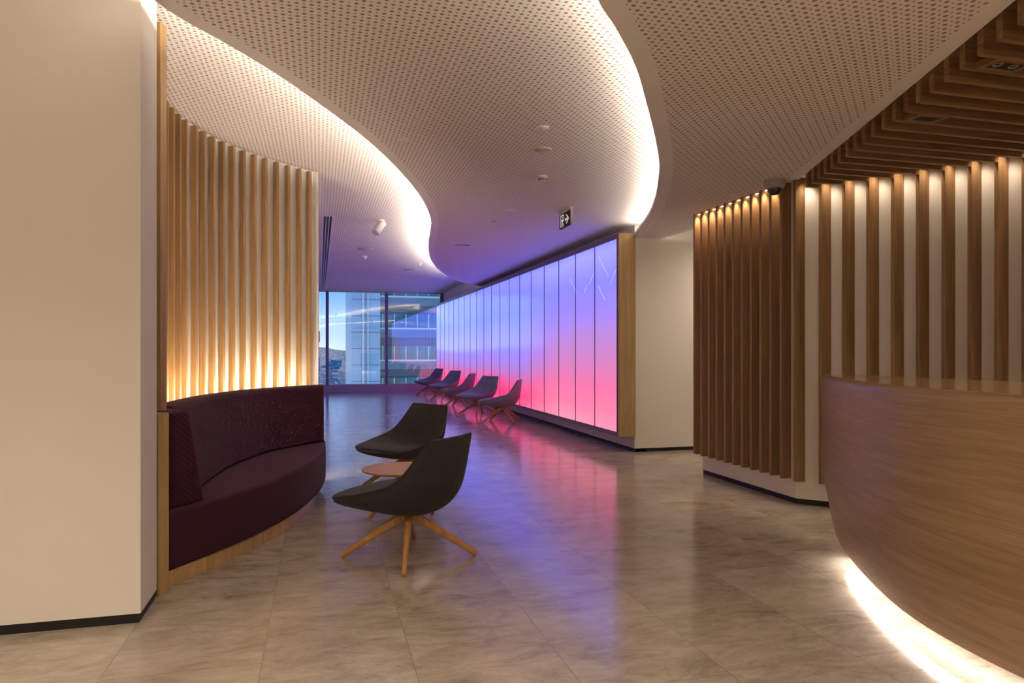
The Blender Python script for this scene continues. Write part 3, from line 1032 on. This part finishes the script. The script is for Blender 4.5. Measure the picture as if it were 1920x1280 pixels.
# ------------------------------------------------------------------ ceiling fittings
def disc(name, label, cat, x, y, z, prof, mat, group=None):
    bm = B(); lathe(bm, [(r, -h) for r, h in prof] + [(prof[-1][0], 0.006), (0.0, 0.006)], 32, (x, y, z))
    return tag(obj(name, bm, mat, None, True), label, cat, group)
disc('ceiling_speaker', 'pale round speaker flush in the middle ceiling, between two smoke sensors', 'speaker', 1.656, 5.20, ZM, [(0.0, 0.010), (0.060, 0.010), (0.067, 0.006), (0.068, 0.0)], M['speaker_mesh'])
def sensor(label, x, y, z, s=1.0, slots=True):
    t = thing('smoke_detector', label, 'smoke detector', (x, y, z), group='smoke detectors on the ceilings')
    bm = B(); lathe(bm, [(0.0, -0.046 * s), (0.022 * s, -0.045 * s), (0.030 * s, -0.036 * s), (0.033 * s, -0.020 * s), (0.044 * s, -0.018 * s), (0.046 * s, -0.004), (0.046 * s, 0.0)], 32, (x, y, z)); obj('body', bm, M['plastic'], t, True)
    if slots:
        bm = B()
        for k in range(12):
            a = 2 * PI * k / 12
            c = (x + 0.0318 * s * math.cos(a), y + 0.0318 * s * math.sin(a))
            obox(bm, c, (-math.sin(a), math.cos(a)), 0.004 * s, 0.0025 * s, z - 0.036 * s, z - 0.022 * s)
        obj('vent', bm, M['black'], t)
    return t
sensor('round smoke detector with dark slots, in front of the exit sign', 1.904, 6.0, ZM)
t = thing('motion_sensor', 'low white ceiling sensor nearest the viewer on the middle ceiling', 'sensor', (1.49, 4.69, ZM))
bm = B(); lathe(bm, [(0.0, -0.016), (0.026, -0.016), (0.034, -0.010), (0.046, -0.006), (0.047, 0.006), (0.0, 0.006)], 32, (1.49, 4.69, ZM)); obj('body', bm, M['plastic'], t, True)
bm = B()
for k in range(6):
    a = 2 * PI * k / 6
    lathe(bm, [(0.0, -0.0175), (0.005, -0.0165), (0.006, -0.012)], 10, (1.49 + 0.024 * math.cos(a), 4.69 + 0.024 * math.sin(a), ZM))
obj('lens', bm, M['grey_plastic'], t)
disc('cover_plate', 'plain round cover plate on the middle ceiling beside the left S-curve', 'cover plate', 0.597, 5.217, ZM, [(0.0, 0.004), (0.043, 0.004), (0.045, 0.0)], M['ceil_plain'])
disc('cover_plate', 'faint round cover plate on the middle ceiling above the small dark slot', 'cover plate', 2.03, 7.55, ZM, [(0.0, 0.004), (0.07, 0.004), (0.073, 0.0)], M['ceil_plain'])
disc('cover_plate', 'faint round cover plate on the right ceiling near the corner downlights', 'cover plate', 3.52, 5.36 + 0.2, ZR, [(0.0, 0.004), (0.036, 0.004), (0.038, 0.0)], M['ceil_plain'])
for lab, x, y, ln, wd in (('thin dark slot in the middle ceiling above the lounge chairs', 2.05, 8.25, 0.10, 0.03), ('short black air slot in the middle ceiling near the curve tip', 2.02, 10.2, 0.24, 0.11)):
    t = thing('air_slot', lab, 'air vent', (x, y, ZM), group='air slots in the middle ceiling')
    bm = B()
    box(bm, x - ln / 2, x + ln / 2, y - wd / 2, y - wd / 2 + 0.012, ZM - 0.005, ZM); box(bm, x - ln / 2, x + ln / 2, y + wd / 2 - 0.012, y + wd / 2, ZM - 0.005, ZM)
    box(bm, x - ln / 2, x - ln / 2 + 0.012, y - wd / 2, y + wd / 2, ZM - 0.005, ZM); box(bm, x + ln / 2 - 0.012, x + ln / 2, y - wd / 2, y + wd / 2, ZM - 0.005, ZM)
    obj('frame', bm, M['ceil_plain'], t)
    bm = B(); box(bm, x - ln / 2 + 0.011, x + ln / 2 - 0.011, y - wd / 2 + 0.010, y + wd / 2 - 0.010, ZM - 0.002, ZM); obj('opening', bm, M['black'], t)
# left ceiling fittings
disc('ceiling_speaker', 'pale round speaker on the left ceiling just beyond the track spotlight', 'speaker', 0.787, 12.75, ZL, [(0.0, 0.012), (0.12, 0.012), (0.14, 0.0)], M['speaker_mesh'])
sensor('small smoke detector on the left ceiling behind the track spotlight', 0.83, 13.76, ZL, 1.35, False)
disc('ceiling_speaker', 'pale round speaker furthest down the left ceiling, nearest the curve tip', 'speaker', 1.932, 15.765, ZL, [(0.0, 0.012), (0.13, 0.012), (0.15, 0.0)], M['speaker_mesh'])
disc('cover_plate', 'round cover plate on the left ceiling beyond the furthest speaker', 'cover plate', 1.80, 17.6, ZL, [(0.0, 0.006), (0.13, 0.006), (0.14, 0.0)], M['ceil_plain'])
disc('sprinkler', 'small sprinkler head on the left ceiling closest to the glowing curve', 'sprinkler', 2.0, 14.6, ZL, [(0.0, 0.045), (0.03, 0.045), (0.03, 0.04), (0.012, 0.038), (0.012, 0.01), (0.04, 0.006), (0.042, 0.0)], M['plastic'])
sensor('tiny smoke detector on the left ceiling furthest away, close to the window', 1.72, 19.6, ZL, 1.3, False)
t = thing('spotlight', 'white tilted tube spotlight hanging from the left ceiling', 'spotlight', (0.82, 9.9, ZL))
bm = B(); lathe(bm, [(0.0, -0.02), (0.05, -0.02), (0.052, 0.0)], 24, (0.82, 9.9, ZL)); obj('base', bm, M['plastic'], t, True)
bm = B(); bar(bm, (0.82, 9.9, ZL - 0.018), (0.80, 9.9, ZL - 0.085), 0.01, 0.01, 10); obj('arm', bm, M['plastic'], t, True)
bm = B(); bar(bm, (0.845, 9.93, ZL - 0.03), (0.735, 9.83, ZL - 0.19), 0.05, 0.05, 20); obj('tube', bm, M['plastic'], t, True)
t = thing('slot_diffuser', 'long linear air diffuser with three black slots along the left corridor wall', 'air diffuser', (0.10, 15.7, ZL))
xe = [0.052, 0.074, 0.086, 0.108, 0.120, 0.142, 0.154, 0.180]
xe = [0.04, 0.062, 0.090, 0.102, 0.130, 0.142, 0.170, 0.192]
bm = B()
for a, b in ((0, 1), (2, 3), (4, 5), (6, 7)):
    box(bm, xe[a], xe[b], 9.8, 21.75, ZL - 0.012, ZL)
obj('frame', bm, M['plastic'], t)
for a, b in ((1, 2), (3, 4), (5, 6)):
    bm = B(); box(bm, xe[a], xe[b], 9.82, 21.73, ZL - 0.006, ZL); obj('slot', bm, M['black'], t)
# dome camera
t = thing('dome_camera', 'grey ceiling camera with black dome above the corner slats', 'security camera', (3.575, 5.03, ZR))
bm = B(); lathe(bm, [(0.0, 0.0), (0.083, 0.0), (0.083, -0.045), (0.078, -0.052), (0.062, -0.066), (0.058, -0.066)], 40, (3.575, 5.03, ZR)); obj('housing', bm, M['grey_plastic'], t, True)
bm = B(); lathe(bm, [(0.058, -0.064)] + [(0.056 * math.cos(a), -0.066 - 0.052 * math.sin(a)) for a in [PI / 2 * k / 8 for k in range(9)]][:-1] + [(0.0, -0.118)], 40, (3.575, 5.03, ZR)); obj('dome', bm, M['black_gloss'], t, True)
# exit sign, in line with the corridor, hung under the middle ceiling
sx, ya, yb = 2.60, 7.16, 7.53
t = thing('exit_sign', 'black and white running man exit sign with arrow under the middle ceiling', 'sign', (sx, (ya + yb) / 2, ZM))
zt, zb = ZM - 0.035, ZM - 0.195
bm = bbox(sx - 0.011, sx + 0.011, ya, yb, zb, zt, 0.001, 1); obj('panel', bm, M['black'], t)
bm = B(); box(bm, sx - 0.012, sx + 0.012, ya - 0.008, ya, zb, zt); box(bm, sx - 0.03, sx + 0.03, ya + 0.02, yb - 0.02, ZM - 0.012, ZM); box(bm, sx - 0.012, sx + 0.012, ya, yb, zt, ZM - 0.011); obj('mount', bm, M['plastic'], t)
SL, SH = yb - ya, zt - zb
sign_white = emit('sign_white', (0.85, 0.85, 0.78, 1), 0.45)
def sign_poly(bm, pts):
    """pts in sign units: s to the reader's right 0..2, h up 0..1 (on the face that looks to -x)."""
    lo = [bm.verts.new((sx - 0.0125, yb - s / 2.0 * SL, zb + h * SH)) for s, h in pts]
    hi = [bm.verts.new((sx - 0.0105, yb - s / 2.0 * SL, zb + h * SH)) for s, h in pts]
    n = len(pts)
    for i in range(n):
        bm.faces.new((lo[i], lo[(i + 1) % n], hi[(i + 1) % n], hi[i]))
    for tr in tessellate_polygon([[Vector((s, h, 0)) for s, h in pts]]):
        bm.faces.new([lo[i] for i in tr])
bm = B()                                             # arrow: chevron head and short stem
sign_poly(bm, [(1.20, 0.80), (1.36, 0.80), (1.72, 0.50), (1.36, 0.20), (1.20, 0.20), (1.45, 0.42), (1.05, 0.42), (1.05, 0.58), (1.45, 0.58)])
obj('arrow', bm, sign_white, t)
bm = B()                                             # doorway and running figure
sign_poly(bm, [(0.22, 0.10), (0.28, 0.10), (0.28, 0.84), (0.78, 0.84), (0.78, 0.50), (0.84, 0.50), (0.84, 0.92), (0.22, 0.92)])
sign_poly(bm, [(0.56 + 0.07 * math.cos(2 * PI * k / 12), 0.73 + 0.07 * math.sin(2 * PI * k / 12)) for k in range(12)])
sign_poly(bm, [(0.42, 0.64), (0.60, 0.62), (0.72, 0.50), (0.82, 0.52), (0.80, 0.44), (0.68, 0.42), (0.62, 0.50), (0.60, 0.38), (0.74, 0.26), (0.74, 0.08), (0.66, 0.08), (0.66, 0.22), (0.52, 0.30), (0.44, 0.12), (0.30, 0.10), (0.30, 0.17), (0.40, 0.19), (0.48, 0.42), (0.46, 0.56), (0.38, 0.50), (0.34, 0.44), (0.32, 0.52)])
obj('pictogram', bm, sign_white, t)
# small plate on the left corridor wall
bm = bbox(-0.006, 0.012, 8.40, 8.48, 1.35, 1.47, 0.002, 1); tag(obj('wall_plate', bm, M['plastic']), 'small white plate on the wall just past the oak slats', 'wall plate')

# ------------------------------------------------------------------ outside
YB, K = 80.0, 80 / 45
bx = lambda x: x * K
bz = lambda z: 1.25 + (z - 1.25) * K
M['facade'] = plain('facade_panel', (0.15, 0.22, 0.31), 0.5, 0.2, var=0.06, scale=0.3)
M['facade_pale'] = plain('facade_pale', (0.34, 0.50, 0.70), 0.5, var=0.05, scale=0.3)
M['facade_dark'] = plain('facade_dark', (0.10, 0.13, 0.16), 0.5, var=0.08, scale=0.3)
M['facade_white'] = plain('facade_white', (0.62, 0.68, 0.74), 0.5, var=0.03)
M['office_glass'] = plain('office_glass', (0.03, 0.16, 0.20), 0.06, 0.6, spec=0.6, var=0.4, scale=0.25)
ob = thing('office_building', 'glass and panel office building across the street beyond the corridor window', 'building', (bx(10), YB + 8, -26))
bm = B(); box(bm, bx(1.906), bx(3.63), YB - 1.2, YB + 16, -26, 24); obj('tower', bm, M['facade_pale'], ob)
for xa, xb in ((2.55, 2.66), (2.85, 2.92)):
    bm = B(); box(bm, bx(xa), bx(xb), YB - 1.5, YB - 1.2, -26, 24); obj('fin', bm, M['facade_white'], ob)
for q in range(-3, 6):
    z = bz(0.35 + q * 1.0)
    bm = B(); box(bm, bx(1.906) - 0.02, bx(3.63), YB - 1.23, YB - 1.2, z, z + 0.05); obj('joint', bm, M['facade_dark'], ob)
bm = B(); box(bm, bx(3.63), bx(22), YB + 0.6, YB + 16, -26, 24); obj('core', bm, M['facade_dark'], ob)
xr = bx(22)
for q in range(-2, 3):
    d = q * 2.0                      # storey pitch in facade units
    z = lambda v: bz(v + d)
    bm = B(); box(bm, bx(3.63), xr, YB + 0.25, YB + 0.62, z(0.68), z(1.55)); wd = obj('window_band', bm, M['office_glass'], ob)
    x = 3.85
    while x < 10:
        bm = B(); box(bm, bx(x) - 0.05, bx(x) + 0.05, YB + 0.1, YB + 0.3, z(0.68), z(1.55)); obj('mullion', bm, M['facade_white'], wd)
        x += 0.72
    bm = B(); box(bm, bx(3.63), xr, YB - 0.1, YB + 0.4, z(0.58), z(0.68)); obj('sill', bm, M['facade_white'], ob)
    bm = B(); box(bm, bx(3.63), xr, YB, YB + 0.6, z(0.07), z(0.58)); obj('spandrel', bm, M['facade'], ob)
    bm = B(); box(bm, bx(3.63), xr, YB + 0.45, YB + 0.62, z(-0.45), z(0.07)); obj('soffit_band', bm, M['facade_dark'], ob)

def land():
    t = NT('distant_land')
    co = t.coords()
    n = t.noise(t.mapping(co, (1, 0.25, 1)), 0.06, 6, 0.7)
    w_ = t.noise(t.mapping(co, (1, 0.2, 1)), 0.22, 3, 0.6)
    c = t.ramp(n, [(0.35, (0.05, 0.13, 0.20, 1)), (0.55, (0.12, 0.25, 0.34, 1)), (0.7, (0.25, 0.40, 0.50, 1))])
    m = t.math('GREATER_THAN', w_, 0.58)
    c = t.mix(m, c, (0.75, 0.80, 0.85, 1))
    sp = t.node('ShaderNodeSeparateXYZ')
    t.l(co, sp.inputs[0])
    c = t.mix(t.math('LESS_THAN', sp.outputs[2], -25.6), c, (0.22, 0.36, 0.44, 1))
    return t.set(c, 0.9, spec=0.1)
bm = B()
G = []
for i in range(61):
    y = 120 + (i / 60) ** 1.7 * 2600
    row = []
    for j in range(61):
        x = (-0.35 + 0.9 * j / 60) * y
        hgt = 0
        if y > 500:
            s = min(1, (y - 500) / 700)
            hgt = s * (17 + 6 * math.sin(x * 0.011 + y * 0.004) + 4 * math.sin(x * 0.031 + 1.7) + 2.0 * random.random()) * (0.4 + y / 2200)
        row.append(bm.verts.new((x, y, -26 + hgt)))
    G.append(row)
for i in range(60):
    for j in range(60):
        bm.faces.new((G[i][j], G[i][j + 1], G[i + 1][j + 1], G[i + 1][j]))
struct('hills', bm, land(), True)

# ------------------------------------------------------------------ sky
wd = bpy.data.worlds.new('sky')
bpy.context.scene.world = wd
wd.use_nodes = True
nt = wd.node_tree
bg = nt.nodes['Background']
tc = nt.nodes.new('ShaderNodeTexCoord')
sp = nt.nodes.new('ShaderNodeSeparateXYZ')
nt.links.new(tc.outputs['Generated'], sp.inputs[0])
rp = nt.nodes.new('ShaderNodeValToRGB')
e = rp.color_ramp.elements
e[0].position = 0.0; e[0].color = (0.86, 0.93, 1.0, 1)
e[1].position = 0.09; e[1].color = (0.22, 0.50, 1.0, 1)
k = e.new(0.04); k.color = (0.62, 0.83, 1.0, 1)
k = e.new(0.6); k.color = (0.14, 0.32, 0.70, 1)
nt.links.new(sp.outputs[2], rp.inputs[0])
nz = nt.nodes.new('ShaderNodeTexNoise')
mp = nt.nodes.new('ShaderNodeMapping')
mp.inputs['Scale'].default_value = (1, 1, 3.5)
nt.links.new(tc.outputs['Generated'], mp.inputs[0])
nt.links.new(mp.outputs[0], nz.inputs['Vector'])
nz.inputs['Scale'].default_value = 3.0
nz.inputs['Detail'].default_value = 5
mr = nt.nodes.new('ShaderNodeMapRange')
mr.inputs[1].default_value = 0.5; mr.inputs[2].default_value = 0.75; mr.inputs[4].default_value = 0.35
nt.links.new(nz.outputs['Fac'], mr.inputs[0])
mx = nt.nodes.new('ShaderNodeMix'); mx.data_type = 'RGBA'
nt.links.new(mr.outputs[0], mx.inputs[0])
nt.links.new(rp.outputs[0], mx.inputs[6])
mx.inputs[7].default_value = (0.85, 0.92, 1.0, 1)
nt.links.new(mx.outputs[2], bg.inputs[0])
bg.inputs[1].default_value = 1.5

# ------------------------------------------------------------------ view
sc = bpy.context.scene
sc.view_settings.view_transform = 'Standard'
sc.view_settings.look = 'None'
sc.view_settings.gamma = 1
sc.view_settings.use_curve_mapping = False
sc.view_settings.exposure = 0.0
cy = sc.cycles
cy.use_denoising = True
cy.max_bounces = 10
cy.diffuse_bounces = 6
cy.glossy_bounces = 5
cy.transparent_max_bounces = 12
cy.sample_clamp_indirect = 6
cy.caustics_reflective = False
cy.caustics_refractive = False
